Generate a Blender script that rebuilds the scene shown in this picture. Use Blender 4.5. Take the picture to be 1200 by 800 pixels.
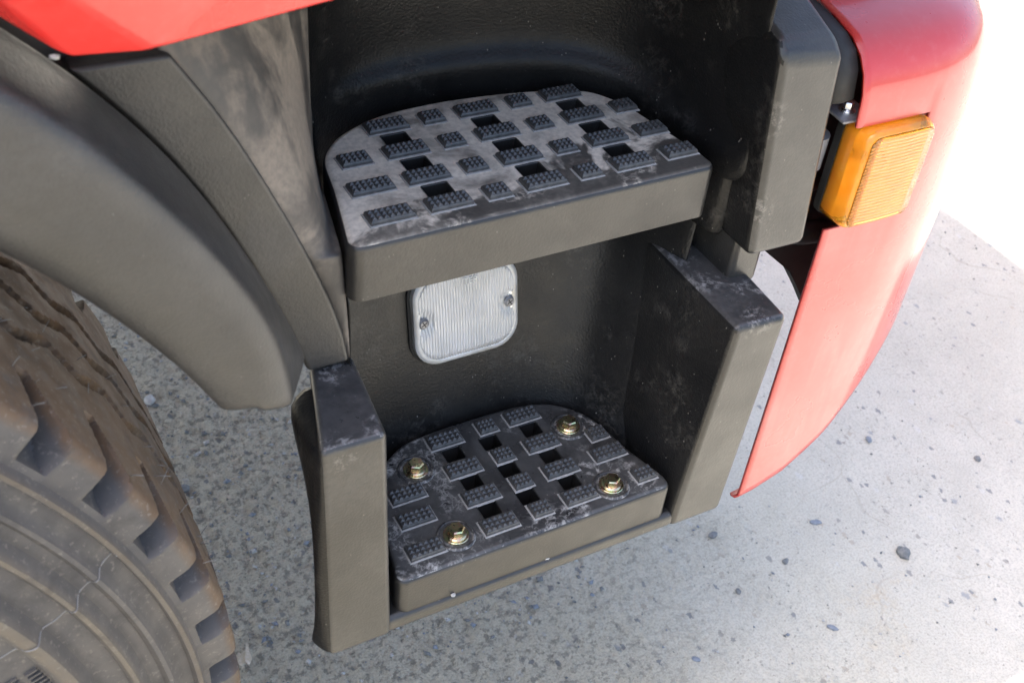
import bpy, bmesh, math, random
import numpy as np
from mathutils import Vector, Matrix, noise
from mathutils.geometry import delaunay_2d_cdt

random.seed(7)
for o in list(bpy.data.objects):
    bpy.data.objects.remove(o, do_unlink=True)
scene = bpy.context.scene
COL = scene.collection

# ------------------------------------------------------------------ camera
# x = forward along the truck, y = into the truck, z = up, metres, ground at z = 0
cam = bpy.data.cameras.new('camera')
cam_o = bpy.data.objects.new('camera', cam)
COL.objects.link(cam_o)
right = Vector((0.8775405, -0.4709757, 0.0900253))
down = Vector((-0.2482241, -0.606831, -0.7550767))
fwd = Vector((0.410253, 0.640264, -0.6494263))
m = Matrix((right, -down, -fwd)).transposed().to_4x4()
m.translation = Vector((-0.32551, -0.593795, 1.2695216))
cam_o.matrix_world = m
cam.sensor_width = 36
cam.lens = 36 * 1367.357 / 1200
cam.clip_start = 0.05
cam.clip_end = 500
cam.dof.use_dof = True
cam.dof.focus_distance = 1.05
cam.dof.aperture_fstop = 13.0
scene.camera = cam_o

# ------------------------------------------------------------------ sky and sun
SUN = Vector((-0.355, 0.070, 1.0)).normalized()      # towards the sun: high, behind the cab
world = bpy.data.worlds.new('World')
scene.world = world
world.use_nodes = True
wn = world.node_tree
sky = wn.nodes.new('ShaderNodeTexSky')
sky.sky_type = 'NISHITA'
sky.sun_disc = False
sky.sun_elevation = math.asin(SUN.z)
sky.sun_rotation = math.atan2(SUN.x, SUN.y)
sky.air_density = 1.0
sky.dust_density = 4.0
sky.ozone_density = 1.0
bg = wn.nodes['Background']
bg.inputs['Strength'].default_value = 0.12
wn.links.new(sky.outputs[0], bg.inputs['Color'])
sun = bpy.data.lights.new('sun', 'SUN')
sun.energy = 4.6
sun.angle = math.radians(0.53)
sun.color = (1.0, 0.975, 0.935)
sun_o = bpy.data.objects.new('sun', sun)
sun_o.rotation_euler = (-SUN).to_track_quat('-Z', 'Y').to_euler()
COL.objects.link(sun_o)
scene.view_settings.view_transform = 'Standard'
scene.view_settings.look = 'None'
scene.view_settings.exposure = 2.35
scene.view_settings.gamma = 1.0

# ------------------------------------------------------------------ node helpers
class NT:
    def __init__(s, name):
        s.m = bpy.data.materials.new(name)
        s.m.use_nodes = True
        s.t = s.m.node_tree
        s.b = s.t.nodes['Principled BSDF']
        s.tc = s.t.nodes.new('ShaderNodeTexCoord')
    def n(s, typ, **kw):
        nd = s.t.nodes.new(typ)
        for k, v in kw.items():
            setattr(nd, k, v)
        return nd
    def put(s, sock, v):
        if hasattr(v, 'is_linked') or isinstance(v, bpy.types.NodeSocket):
            s.t.links.new(v, sock)
        else:
            if isinstance(v, tuple) and len(v) == 3 and sock.type == 'RGBA':
                v = (*v, 1)
            sock.default_value = v
    def co(s, scale=(1, 1, 1), rot=(0, 0, 0), src='Object'):
        mp = s.n('ShaderNodeMapping')
        s.t.links.new(s.tc.outputs[src], mp.inputs[0])
        mp.inputs['Scale'].default_value = scale
        mp.inputs['Rotation'].default_value = rot
        return mp.outputs[0]
    def noise(s, scale, detail=4, rough=.55, dist=0., co=None):
        nd = s.n('ShaderNodeTexNoise')
        s.put(nd.inputs['Vector'], co if co is not None else s.co())
        nd.inputs['Scale'].default_value = scale
        nd.inputs['Detail'].default_value = detail
        nd.inputs['Roughness'].default_value = rough
        nd.inputs['Distortion'].default_value = dist
        return nd.outputs[0]
    def vor(s, scale, co=None, feature='F1', out='Distance'):
        nd = s.n('ShaderNodeTexVoronoi', feature=feature)
        s.put(nd.inputs['Vector'], co if co is not None else s.co())
        nd.inputs['Scale'].default_value = scale
        return nd.outputs[out]
    def ramp(s, v, a, b, lo=0., hi=1.):
        nd = s.n('ShaderNodeMapRange', interpolation_type='SMOOTHSTEP')
        s.put(nd.inputs[0], v)
        nd.inputs[1].default_value = a
        nd.inputs[2].default_value = b
        nd.inputs[3].default_value = lo
        nd.inputs[4].default_value = hi
        return nd.outputs[0]
    def math(s, op, a, b=0.):
        nd = s.n('ShaderNodeMath', operation=op)
        s.put(nd.inputs[0], a)
        s.put(nd.inputs[1], b)
        return nd.outputs[0]
    def mix(s, f, a, b):
        nd = s.n('ShaderNodeMix', data_type='RGBA')
        s.put(nd.inputs[0], f)
        s.put(nd.inputs[6], a)
        s.put(nd.inputs[7], b)
        return nd.outputs[2]
    def sep(s, i, src='Object'):
        nd = s.n('ShaderNodeSeparateXYZ')
        s.t.links.new(s.tc.outputs[src], nd.inputs[0])
        return nd.outputs[i]
    def bump(s, h, strength, dist, prev=None):
        nd = s.n('ShaderNodeBump')
        s.put(nd.inputs['Height'], h)
        nd.inputs['Strength'].default_value = strength
        nd.inputs['Distance'].default_value = dist
        if prev is not None:
            s.t.links.new(prev, nd.inputs['Normal'])
        return nd.outputs[0]
    def fin(s, color=None, rough=None, normal=None, **kw):
        if color is not None: s.put(s.b.inputs['Base Color'], color)
        if rough is not None: s.put(s.b.inputs['Roughness'], rough)
        if normal is not None: s.put(s.b.inputs['Normal'], normal)
        for k, v in kw.items():
            s.put(s.b.inputs[k.replace('_', ' ')], v)
        return s.m

def plastic(name, base=(.016, .016, .017), rough=.42, dust=.12, dust_col=(.20, .185, .165), speck=0.0,
            stain=0.0, grain=.25, cover=0.0, streak=0.0, ior=1.49, lo=.40, spots=(), wipe=False, plo=.47):
    """black moulded plastic: fine grain, thin dust film, specks, pale water stains, brushed-off streaks"""
    t = NT(name)
    big = t.noise(9, 5, .6, .4)
    fine = t.noise(220, 3, .6)
    film = t.math('MULTIPLY', t.ramp(big, .35, .7), t.ramp(fine, .25, .75, .5, 1.))
    f = t.math('MULTIPLY', film, dust)
    if cover:
        c = t.ramp(t.noise(13, 6, .62, .8), lo, lo + .2, cover * .30, cover)
        if wipe:      # boots have rubbed the front of the tread clean
            v_ = t.math('SUBTRACT', t.sep(1), t.math('MULTIPLY', t.math('ADD', t.sep(0), .05), .20))
            v_ = t.math('ADD', v_, t.math('MULTIPLY', t.math('SUBTRACT', t.noise(24, 5, .65, .6), .5), .22))
            c = t.math('MULTIPLY', c, t.ramp(v_, -.012, .022, .10, 1.))
        f = t.math('MAXIMUM', f, t.math('MULTIPLY', c, t.ramp(fine, .2, .7, .65, 1.)))
    if streak:
        st = t.noise(26, 4, .6, .35, t.co((1.0, 1.0, .16), (0, .47, 0)))
        f = t.math('MULTIPLY', f, t.ramp(st, .34, .48, 1. - streak, 1.))
    if stain:
        v = t.noise(62, 4, .62, .5)
        line = t.math('SUBTRACT', 1., t.ramp(t.math('ABSOLUTE', t.math('SUBTRACT', v, .5)), .0, .05))
        patch = t.ramp(t.noise(19, 3, .5, .3), plo, plo + .18)
        blot = t.ramp(t.noise(110, 5, .7), .45, .75)
        s_ = t.math('MULTIPLY', t.math('ADD', t.math('MULTIPLY', line, .38), t.math('MULTIPLY', blot, .75)), patch)
        f = t.math('MAXIMUM', f, t.math('MULTIPLY', s_, stain))
    if speck:
        cells = t.vor(330, t.co((1, 1, .55), (.3, .5, .2)))
        rnd = t.noise(120, 2, .5)
        d = t.math('MULTIPLY', t.math('SUBTRACT', 1., t.ramp(cells, .10, .24)), t.ramp(rnd, .60, .68))
        f = t.math('MAXIMUM', f, t.math('MULTIPLY', d, speck))
    for p, rad_, k_ in spots:
        dn = t.n('ShaderNodeVectorMath', operation='DISTANCE')
        t.t.links.new(t.tc.outputs['Object'], dn.inputs[0]); dn.inputs[1].default_value = p
        near = t.ramp(dn.outputs['Value'], rad_, rad_ * .2)
        f = t.math('MAXIMUM', f, t.math('MULTIPLY', t.math('MULTIPLY', near, t.ramp(t.noise(170, 5, .7), .44, .66)), k_))
    col = t.mix(f, base, dust_col)
    r = t.math('ADD', rough, t.math('MULTIPLY', f, .45))
    r = t.math('ADD', r, t.ramp(t.noise(35, 4, .6), .3, .7, -.05, .06))
    nrm = t.bump(t.noise(480, 2, .5), grain, .0006)
    return t.fin(col, r, nrm, IOR=ior)

MAT = {}
MAT['plastic'] = plastic('black_plastic', base=(.0138, .0136, .0132), dust=.14, speck=.45, rough=.36, ior=1.51, grain=.35, dust_col=(.22, .205, .18),
    spots=[((.2430, -.072, .684), .024, .6), ((.2415, -.028, .845), .022, .5), ((.2455, -.036, .765), .024, .55), ((.2470, -.022, .735), .020, .6), ((-.118, -.070, .668), .018, .45)])
MAT['wall'] = plastic('black_plastic_speckled', base=(.005, .005, .0052), rough=.36, dust=.03, speck=.7, ior=1.29, grain=.6, stain=.16)  # same plastic as the front faces, darkened in colour for the bay's shade
MAT['wall_low'] = plastic('black_plastic_scuffed', base=(.0072, .0072, .0074), rough=.38, dust=.05, speck=.9, ior=1.39, grain=.7, stain=.22)  # front-face plastic again, darker to carry the lower bay's shade
MAT['step_side'] = plastic('black_plastic_step_side', base=(.0112, .0110, .0108), rough=.37, dust=.10, speck=.4, ior=1.48, grain=.35)
MAT['step_top'] = plastic('black_plastic_dusty_tread', base=(.016, .016, .017), dust=.35, cover=1.0, stain=.85, dust_col=(.68, .61, .51), rough=.32, lo=.30, wipe=True)
MAT['step_low'] = plastic('black_plastic_stained_tread', base=(.014, .014, .015), dust=.20, stain=1.0, cover=.14, dust_col=(.40, .39, .37), rough=.28, speck=.5, plo=.40)
MAT['pad'] = plastic('black_plastic_pad', base=(.025, .025, .0255), dust=.6, dust_col=(.27, .26, .245), rough=.32)
MAT['pad_dust'] = plastic('dust_line', base=(.20, .195, .185), dust=.9, dust_col=(.52, .50, .475), rough=.8)
MAT['ledge'] = plastic('black_plastic_stained_ledge', dust=.2, stain=.85, cover=.12, dust_col=(.34, .33, .325), rough=.28, speck=.5,
    spots=[((.247, -.066, .684), .020, .6), ((.232, .03, .684), .035, .5), ((.233, -.01, .684), .028, .45), ((-.095, .004, .684), .022, .6)])
MAT['liner'] = plastic('black_plastic_dust_coated', dust=.3, cover=.95, streak=.8, dust_col=(.185, .158, .130), rough=.5)
MAT['fender'] = plastic('charcoal_plastic', base=(.0195, .0195, .0197), rough=.40, dust=.25, dust_col=(.112, .108, .104), speck=.5, grain=.45)
MAT['arch'] = plastic('charcoal_plastic_panel', base=(.0185, .0182, .0175), rough=.44, dust=.25, dust_col=(.125, .116, .104), speck=.5, grain=.45)
MAT['chassis'] = plastic('dusty_grey_underside', base=(.16, .155, .145), rough=.8, dust=.3)
MAT['black'] = plastic('black_underside', base=(.006, .006, .006), rough=.7, dust=.05)

def red_paint(name, base, dust):
    t = NT(name)
    d = t.math('MULTIPLY', t.ramp(t.noise(5, 5, .6, .5), .35, .7), dust)
    d = t.math('ADD', d, t.math('MULTIPLY', t.ramp(t.noise(150, 3, .6), .45, .8), .05))
    run = t.noise(30, 3, .6, .6, t.co((1.0, 1.0, .12)))
    d = t.math('MULTIPLY', d, t.ramp(run, .42, .56, .55, 1.))
    col = t.mix(d, base, (.56, .34, .31))
    nrm = t.bump(t.noise(9, 2, .5), .04, .003)
    return t.fin(col, t.ramp(t.noise(7, 5, .6), .3, .7, .22, .38), nrm, Coat_Weight=.45, Coat_Roughness=.09)
MAT['red'] = red_paint('red_paint', (.50, .015, .012), .03)
MAT['red_dusty'] = red_paint('red_paint_dusty', (.40, .020, .018), .16)

def metal(name, col, rough, rainbow=0., metallic=1.):
    t = NT(name)
    c = t.mix(t.ramp(t.noise(140, 4, .6), .35, .7), col, tuple(x * .6 for x in col))
    if rainbow:
        c = t.mix(t.math('MULTIPLY', t.ramp(t.noise(260, 2, .5), .5, .62), rainbow), c, (.62, .30, .28))
        c = t.mix(t.math('MULTIPLY', t.ramp(t.noise(200, 2, .5, .7), .52, .64), rainbow), c, (.36, .50, .26))
    return t.fin(c, t.ramp(t.noise(90, 4, .6), .3, .7, rough, rough + .18), Metallic=metallic)
MAT['zinc'] = metal('yellow_zinc', (.66, .56, .34), .20, .55)
MAT['steel'] = metal('bright_steel', (.75, .75, .74), .22)
MAT['bracket'] = metal('grey_painted_bracket', (.26, .26, .27), .38, 0., .5)

t = NT('grey_rubber_connector')
MAT['connector'] = t.fin(t.mix(t.noise(40), (.20, .20, .21), (.28, .28, .29)), .5)

t = NT('amber_lens')
MAT['amber'] = t.fin(t.mix(t.ramp(t.noise(60, 4), .35, .7), (1.0, .43, .045), (1.0, .52, .09)), t.ramp(t.noise(50, 4, .6), .35, .7, .06, .2),
                     Transmission_Weight=.80, IOR=1.45, Coat_Weight=.4)
t = NT('amber_lens_side')  # same amber plastic as the face, lightened in colour for the bright side
MAT['amber_side'] = t.fin(t.mix(t.ramp(t.noise(60, 4), .35, .7), (1.0, .58, .07), (1.0, .68, .13)), t.ramp(t.noise(50, 4, .6), .35, .7, .04, .14),
                          Transmission_Weight=.85, IOR=1.45)
t = NT('lamp_reflector')
MAT['reflector'] = t.fin(t.mix(t.noise(80), (.96, .96, .95), (.90, .90, .89)), .30, Metallic=.75)
t = NT('amber_inner')
MAT['amber_inner'] = t.fin(t.mix(t.noise(90), (1.0, .86, .42), (1.0, .74, .25)), .35, Metallic=.1)
t = NT('clear_lens')
MAT['clear'] = t.fin(t.mix(t.ramp(t.noise(28, 5, .6), .4, .7), (.97, .97, .97), (.88, .88, .86)), t.ramp(t.noise(30, 5, .6), .35, .7, .05, .18),
                     Transmission_Weight=.62, IOR=1.42)
t = NT('frosted_lens_rim')
MAT['lens_rim'] = t.fin(t.mix(t.ramp(t.noise(45, 5, .6), .4, .7), (.72, .73, .73), (.55, .53, .48)), .28, Transmission_Weight=.45)

t = NT('rubber')
brown = t.ramp(t.noise(7, 5, .6, .3), .38, .62)
b2 = t.math('MULTIPLY', brown, t.ramp(t.noise(120, 4, .6), .25, .7, .5, 1.))
rad = t.n('ShaderNodeVectorMath', operation='LENGTH')
mp = t.n('ShaderNodeMapping')
t.t.links.new(t.tc.outputs['Object'], mp.inputs[0])
mp.inputs['Scale'].default_value = (1, 0, 1)
t.t.links.new(mp.outputs[0], rad.inputs[0])
trd = t.ramp(rad.outputs['Value'], .496, .505)               # mud sits on the running surface
c = t.mix(t.math('MULTIPLY', b2, .55), (.054, .051, .050), (.105, .092, .080))
c = t.mix(t.math('MULTIPLY', trd, t.ramp(t.noise(55, 5, .65), .34, .54, .55, 1.)), c, (.076, .046, .025))
for rr0, w0, k0, c0 in ((.4075, .007, .5, (.135, .108, .074)), (.4378, .004, .6, (.120, .098, .070)), (.4165, .006, .5, (.030, .028, .028)), (.4445, .005, .5, (.030, .028, .028)), (.4630, .005, .5, (.032, .030, .029)), (.4757, .003, .6, (.095, .075, .052))):
    ring = t.math('SUBTRACT', 1., t.ramp(t.math('ABSOLUTE', t.math('SUBTRACT', rad.outputs['Value'], rr0)), w0 * .25, w0))
    c = t.mix(t.math('MULTIPLY', t.math('MULTIPLY', ring, t.ramp(t.noise(30, 4, .6), .3, .6, .4, 1.)), k0), c, c0)
c = t.mix(t.math('MULTIPLY', t.ramp(t.noise(260, 4, .7), .56, .68), .5), c, (.16, .145, .125))
c = t.mix(t.math('MULTIPLY', t.ramp(t.noise(34, 5, .7, .6), .52, .66), .45), c, (.030, .028, .027))
nrm = t.bump(t.noise(500, 3, .6), .25, .0006)
nrm = t.bump(t.noise(45, 4, .6), .25, .0015, nrm)
MAT['rubber'] = t.fin(c, t.ramp(t.noise(60, 4), .3, .7, .62, .85), nrm)
t = NT('seam_rubber')
MAT['seam'] = t.fin(t.mix(t.noise(200), (.11, .11, .11), (.17, .165, .16)), .6)
t = NT('rim_paint')
MAT['rim'] = t.fin(t.mix(t.noise(30), (.22, .22, .21), (.30, .29, .27)), .45, Metallic=.4)

# concrete yard
t = NT('concrete')
big = t.noise(1.7, 5, .6, .4)
mid = t.noise(13, 5, .65)
base = t.mix(t.ramp(big, .3, .7), (.440, .408, .335), (.515, .478, .40))
base = t.mix(t.ramp(mid, .35, .72, 0, .55), base, (.40, .37, .305))
rough_zone = t.ramp(t.math('ADD', t.sep(0), t.math('MULTIPLY', t.math('SUBTRACT', t.noise(3.5, 4, .6), .5), .7)), .72, .10)
base = t.mix(t.math('MULTIPLY', rough_zone, .7), base, (.63, .555, .40))  # rough tan ground, painted paler to make up for weak light near the truck
wob = t.noise(5, 4, .6)
cvec = t.n('ShaderNodeVectorMath', operation='MULTIPLY_ADD')
ncol = t.n('ShaderNodeTexNoise'); t.t.links.new(t.co(), ncol.inputs['Vector']); ncol.inputs['Scale'].default_value = 6
t.t.links.new(ncol.outputs['Color'], cvec.inputs[0]); cvec.inputs[1].default_value = (.25, .25, 0); t.t.links.new(t.co(), cvec.inputs[2])
ck = t.vor(2.6, cvec.outputs[0], 'DISTANCE_TO_EDGE')
crack = t.math('MULTIPLY', t.math('SUBTRACT', 1., t.ramp(ck, .001, .007)), t.ramp(t.noise(4, 3, .6), .44, .58))
base = t.mix(t.math('MULTIPLY', crack, .32), base, (.24, .21, .16))
sandy = t.math('MULTIPLY', t.ramp(t.noise(2.3, 5, .7, .6), .62, .72), t.ramp(t.noise(60, 4, .7), .4, .6))
base = t.mix(t.math('MULTIPLY', sandy, .5), base, (.45, .36, .24))
nd = t.n('ShaderNodeTexVoronoi')
wv = t.n('ShaderNodeVectorMath', operation='MULTIPLY_ADD')
wn_ = t.n('ShaderNodeTexNoise'); t.t.links.new(t.co(), wn_.inputs['Vector']); wn_.inputs['Scale'].default_value = 190; wn_.inputs['Detail'].default_value = 2
t.t.links.new(wn_.outputs['Color'], wv.inputs[0]); wv.inputs[1].default_value = (.011, .011, 0); t.t.links.new(t.co((1.25, .85, 1)), wv.inputs[2])
t.t.links.new(wv.outputs[0], nd.inputs['Vector'])
nd.inputs['Scale'].default_value = 80
nd.inputs['Randomness'].default_value = 1
sepc = t.n('ShaderNodeSeparateColor')
t.t.links.new(nd.outputs['Color'], sepc.inputs[0])
chip = t.math('MULTIPLY', t.math('SUBTRACT', 1., t.ramp(t.math('SUBTRACT', nd.outputs['Distance'], t.math('MULTIPLY', sepc.outputs[2], .26)), .04, .16)), t.ramp(sepc.outputs[0], .82, .85))
base = t.mix(t.math('MULTIPLY', chip, .75), base, t.mix(t.ramp(sepc.outputs[1], .3, .8), (.12, .13, .145), (.36, .31, .24)))
nd2 = t.n('ShaderNodeTexVoronoi')
t.t.links.new(wv.outputs[0], nd2.inputs['Vector'])
nd2.inputs['Scale'].default_value = 42
sep2 = t.n('ShaderNodeSeparateColor')
t.t.links.new(nd2.outputs['Color'], sep2.inputs[0])
chip2 = t.math('MULTIPLY', t.math('SUBTRACT', 1., t.ramp(t.math('SUBTRACT', nd2.outputs['Distance'], t.math('MULTIPLY', sep2.outputs[1], .16)), .05, .14)), t.ramp(sep2.outputs[0], .84, .86))
base = t.mix(t.math('MULTIPLY', chip2, .6), base, t.mix(t.ramp(sep2.outputs[2], .3, .8), (.19, .21, .235), (.50, .48, .44)))
pit = t.math('MULTIPLY', t.ramp(t.noise(150, 4, .7), .60, .70), t.ramp(t.noise(6, 3, .5), .35, .65, .4, 1.))
base = t.mix(t.math('MULTIPLY', pit, .75), base, (.09, .085, .08))
base = t.mix(t.math('MULTIPLY', t.ramp(t.noise(330, 3, .6), .42, .66), .36), base, (.22, .21, .19))
rz = t.math('MULTIPLY', t.ramp(t.noise(85, 5, .72), .50, .60), rough_zone)
base = t.mix(t.math('MULTIPLY', rz, .62), base, (.125, .115, .095))
nrm = t.bump(t.noise(110, 5, .7), .6, .004)
nrm = t.bump(t.math('MULTIPLY', t.noise(70, 5, .75), rough_zone), 1.0, .02, nrm)
nrm = t.bump(t.math('SUBTRACT', 0., pit), .5, .003, nrm)
MAT['concrete'] = t.fin(base, .88, nrm)

def stone_mat(name, a, b):
    t = NT(name)
    return t.fin(t.mix(t.ramp(t.noise(150, 5, .6), .35, .7), a, b), .8, t.bump(t.noise(300, 4, .6), .4, .001))
MAT['stone_dark'] = stone_mat('dark_stone', (.11, .115, .115), (.20, .20, .195))
MAT['stone_blue'] = stone_mat('blue_grey_stone', (.15, .17, .20), (.23, .245, .27))
MAT['stone_pale'] = stone_mat('pale_stone', (.34, .33, .31), (.46, .45, .43))
MAT['wood'] = stone_mat('pale_wood', (.42, .36, .27), (.58, .52, .43))

# ------------------------------------------------------------------ mesh helpers
def link(name, me, parent=None, loc=None):
    o = bpy.data.objects.new(name, me)
    COL.objects.link(o)
    if parent is not None: o.parent = parent
    if loc is not None: o.location = loc
    return o

def mesh(name, verts, faces, mats, parent=None, smooth=True, loc=None, mi=None, sharp=None):
    me = bpy.data.meshes.new(name)
    me.from_pydata([tuple(v) for v in verts], [], [tuple(f) for f in faces])
    for mm in (mats if isinstance(mats, (list, tuple)) else [mats]):
        me.materials.append(MAT[mm] if isinstance(mm, str) else mm)
    if mi is not None: me.polygons.foreach_set('material_index', mi)
    bm = bmesh.new(); bm.from_mesh(me)
    bmesh.ops.recalc_face_normals(bm, faces=bm.faces)
    bm.to_mesh(me); bm.free()
    me.polygons.foreach_set('use_smooth', [smooth] * len(me.polygons))
    if sharp: me.set_sharp_from_angle(angle=math.radians(sharp))
    me.update()
    return link(name, me, parent, loc)

def bevel(o, w, seg=4, ang=30):
    b = o.modifiers.new('bevel', 'BEVEL')
    b.width = w; b.segments = seg; b.limit_method = 'ANGLE'; b.angle_limit = math.radians(ang)
    b.use_clamp_overlap = True; b.harden_normals = True
    return o

def solid(o, th, off=-1):
    s = o.modifiers.new('solidify', 'SOLIDIFY'); s.thickness = th; s.offset = off
    return o

def subsurf(o, lv=2):
    s = o.modifiers.new('subsurf', 'SUBSURF'); s.levels = lv; s.render_levels = lv
    return o

def wnorm(o):
    w = o.modifiers.new('wn', 'WEIGHTED_NORMAL'); w.keep_sharp = True; w.weight = 90
    return o

def box8(name, p, mat, parent, bev=.006, seg=4, top_mat=None, left_mat=None):
    """p: front-left-bottom, front-right-bottom, back-right-bottom, back-left-bottom, then the same four on top"""
    faces = [(0, 1, 5, 4), (1, 2, 6, 5), (2, 3, 7, 6), (3, 0, 4, 7), (4, 5, 6, 7), (3, 2, 1, 0)]
    mats = [mat] + ([top_mat] if top_mat else []) + ([left_mat] if left_mat else [])
    o = mesh(name, p, faces, mats, parent, True, None, [0, 0, 0, 2 if left_mat else 0, 1 if top_mat else 0, 0])
    if bev: bevel(o, bev, seg)
    return o

def boxv(x0, x1, y0, y1, z0, z1):
    return [(x0, y0, z0), (x1, y0, z0), (x1, y1, z0), (x0, y1, z0), (x0, y0, z1), (x1, y0, z1), (x1, y1, z1), (x0, y1, z1)]

def grid(name, rows, mats, parent, skip=None, closed=False, mi=None, **kw):
    R, Cn = len(rows), len(rows[0])
    v = [p for r in rows for p in r]
    f, ix = [], []
    for i in range(R - 1):
        for j in range(Cn if closed else Cn - 1):
            if skip and skip(i, j): continue
            k = (j + 1) % Cn
            f.append((i * Cn + j, i * Cn + k, (i + 1) * Cn + k, (i + 1) * Cn + j))
            if mi: ix.append(mi(i, j))
    return mesh(name, v, f, mats, parent, mi=ix if mi else None, **kw)

def lerp(a, b, t): return a + (b - a) * t
def interp(x, xs, ys): return float(np.interp(x, xs, ys))

def catmull(pts, n=6, closed=False):
    P = [Vector(p) for p in pts]
    out = []
    N = len(P)
    for i in range(N if closed else N - 1):
        g = lambda k: P[k % N] if closed else P[max(0, min(N - 1, k))]
        p0, p1, p2, p3 = g(i - 1), g(i), g(i + 1), g(i + 2)
        for k in range(n):
            t = k / n
            out.append(.5 * ((2 * p1) + (p2 - p0) * t + (2 * p0 - 5 * p1 + 4 * p2 - p3) * t * t + (3 * p1 - p0 - 3 * p2 + p3) * t ** 3))
    if not closed: out.append(P[-1].copy())
    return out

def round_poly(pts, rad, seg=6):
    """2D polygon with rounded corners, rad per corner"""
    out = []
    N = len(pts)
    for i in range(N):
        p = Vector(pts[i]); a = Vector(pts[i - 1]); b = Vector(pts[(i + 1) % N])
        r = rad[i] if isinstance(rad, (list, tuple)) else rad
        if r <= 0: out.append(p); continue
        u, w = (a - p).normalized(), (b - p).normalized()
        half = max(.05, u.angle(w) / 2)
        d = min(r / math.tan(half), .48 * (a - p).length, .48 * (b - p).length)
        rr = d * math.tan(half)
        c = p + (u + w).normalized() * (rr / math.sin(half))
        s, e = p + u * d - c, p + w * d - c
        a0 = math.atan2(s.y, s.x); a1 = math.atan2(e.y, e.x)
        da = (a1 - a0 + math.pi) % (2 * math.pi) - math.pi
        for k in range(seg + 1):
            t = a0 + da * k / seg
            out.append(c + Vector((math.cos(t), math.sin(t))) * rr)
    return out

def offset_poly(P, d):
    """inward offset of a counter-clockwise loop"""
    N = len(P); out = []
    for i in range(N):
        e0 = (P[i] - P[i - 1]); e1 = (P[(i + 1) % N] - P[i])
        n0 = Vector((-e0.y, e0.x)).normalized(); n1 = Vector((-e1.y, e1.x)).normalized()
        nn = n0 + n1
        nn = nn.normalized() if nn.length > 1e-6 else n0
        out.append(P[i] + nn * d / max(.5, nn.dot(n0)))
    return out

def ccw(P):
    a = sum(P[i - 1].x * P[i].y - P[i].x * P[i - 1].y for i in range(len(P)))
    return P if a > 0 else P[::-1]

def plate(name, outline, holes, z0, z1, r_edge, r_hole, mats, parent, hole_floor=None):
    """slab with a rounded upper rim and through holes; mats = [side, top]"""
    outline = ccw([Vector(p) for p in outline])
    verts, faces, mi = [], [], []
    def ring(P, z):
        s = len(verts)
        verts.extend((p.x, p.y, z) for p in P)
        return list(range(s, s + len(P)))
    def bridge(a, b, m_):
        n = len(a)
        for i in range(n):
            j = (i + 1) % n
            faces.append((a[i], a[j], b[j], b[i])); mi.append(m_)
    seg = 6
    cap_loops = []
    prev = ring(outline, z0)
    bottom_outer = prev
    for k in range(seg + 1):
        t = math.pi / 2 * k / seg
        cur = ring(offset_poly(outline, r_edge * (1 - math.cos(t))), z1 - r_edge + r_edge * math.sin(t))
        bridge(prev, cur, 1 if k > 3 else 0)
        prev = cur
    cap_loops.append(prev)
    hole_bottoms = []
    for h in holes:
        h = ccw([Vector(p) for p in h])
        zb = hole_floor if hole_floor is not None else z0
        prev = ring(h, zb)
        hole_bottoms.append(prev)
        for k in range(4):
            t = math.pi / 2 * k / 3
            cur = ring(offset_poly(h, -r_hole * (1 - math.cos(t))), z1 - r_hole + r_hole * math.sin(t))
            bridge(prev, cur, 0)
            prev = cur
        cap_loops.append(prev)
    # cap by constrained triangulation
    idx = [i for lp in cap_loops for i in lp]
    pts = [Vector(verts[i][:2]) for i in idx]
    loops, s = [], 0
    for lp in cap_loops:
        loops.append(list(range(s, s + len(lp)))); s += len(lp)
    edges = [(lp[i], lp[(i + 1) % len(lp)]) for lp in loops for i in range(len(lp))]
    ov, oe, of, ovo, oeo, ofo = delaunay_2d_cdt(pts, edges, [], 0, 1e-7)
    remap = [idx[o[0]] if o else None for o in ovo]
    def inside(p, lp):
        c_ = False
        L = [pts[i] for i in lp]
        for i in range(len(L)):
            a, b = L[i - 1], L[i]
            if (a.y > p.y) != (b.y > p.y) and p.x < (b.x - a.x) * (p.y - a.y) / (b.y - a.y) + a.x: c_ = not c_
        return c_
    for f in of:
        c = sum((Vector(ov[i]) for i in f), Vector((0, 0))) / len(f)
        if inside(c, loops[0]) and not any(inside(c, lp) for lp in loops[1:]) and all(remap[i] is not None for i in f):
            faces.append(tuple(remap[i] for i in f)); mi.append(1)
    faces.append(tuple(reversed(bottom_outer))); mi.append(0)
    if hole_floor is not None:
        for hb in hole_bottoms:
            faces.append(tuple(hb)); mi.append(0)
    o = mesh(name, verts, faces, mats, parent, True, None, mi)
    o.data.set_sharp_from_angle(angle=math.radians(40))
    return wnorm(o)

def tube(path, r, seg=6):
    v, f = [], []
    P = [Vector(p) for p in path]
    for i, p in enumerate(P):
        d = (P[min(i + 1, len(P) - 1)] - P[max(i - 1, 0)]).normalized()
        u = d.orthogonal().normalized(); w = d.cross(u)
        for k in range(seg):
            a = 2 * math.pi * k / seg
            v.append(p + (u * math.cos(a) + w * math.sin(a)) * r)
    for i in range(len(P) - 1):
        for k in range(seg):
            f.append((i * seg + k, i * seg + (k + 1) % seg, (i + 1) * seg + (k + 1) % seg, (i + 1) * seg + k))
    f.append(tuple(range(seg))[::-1]); f.append(tuple(range((len(P) - 1) * seg, len(P) * seg)))
    return v, f

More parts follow.
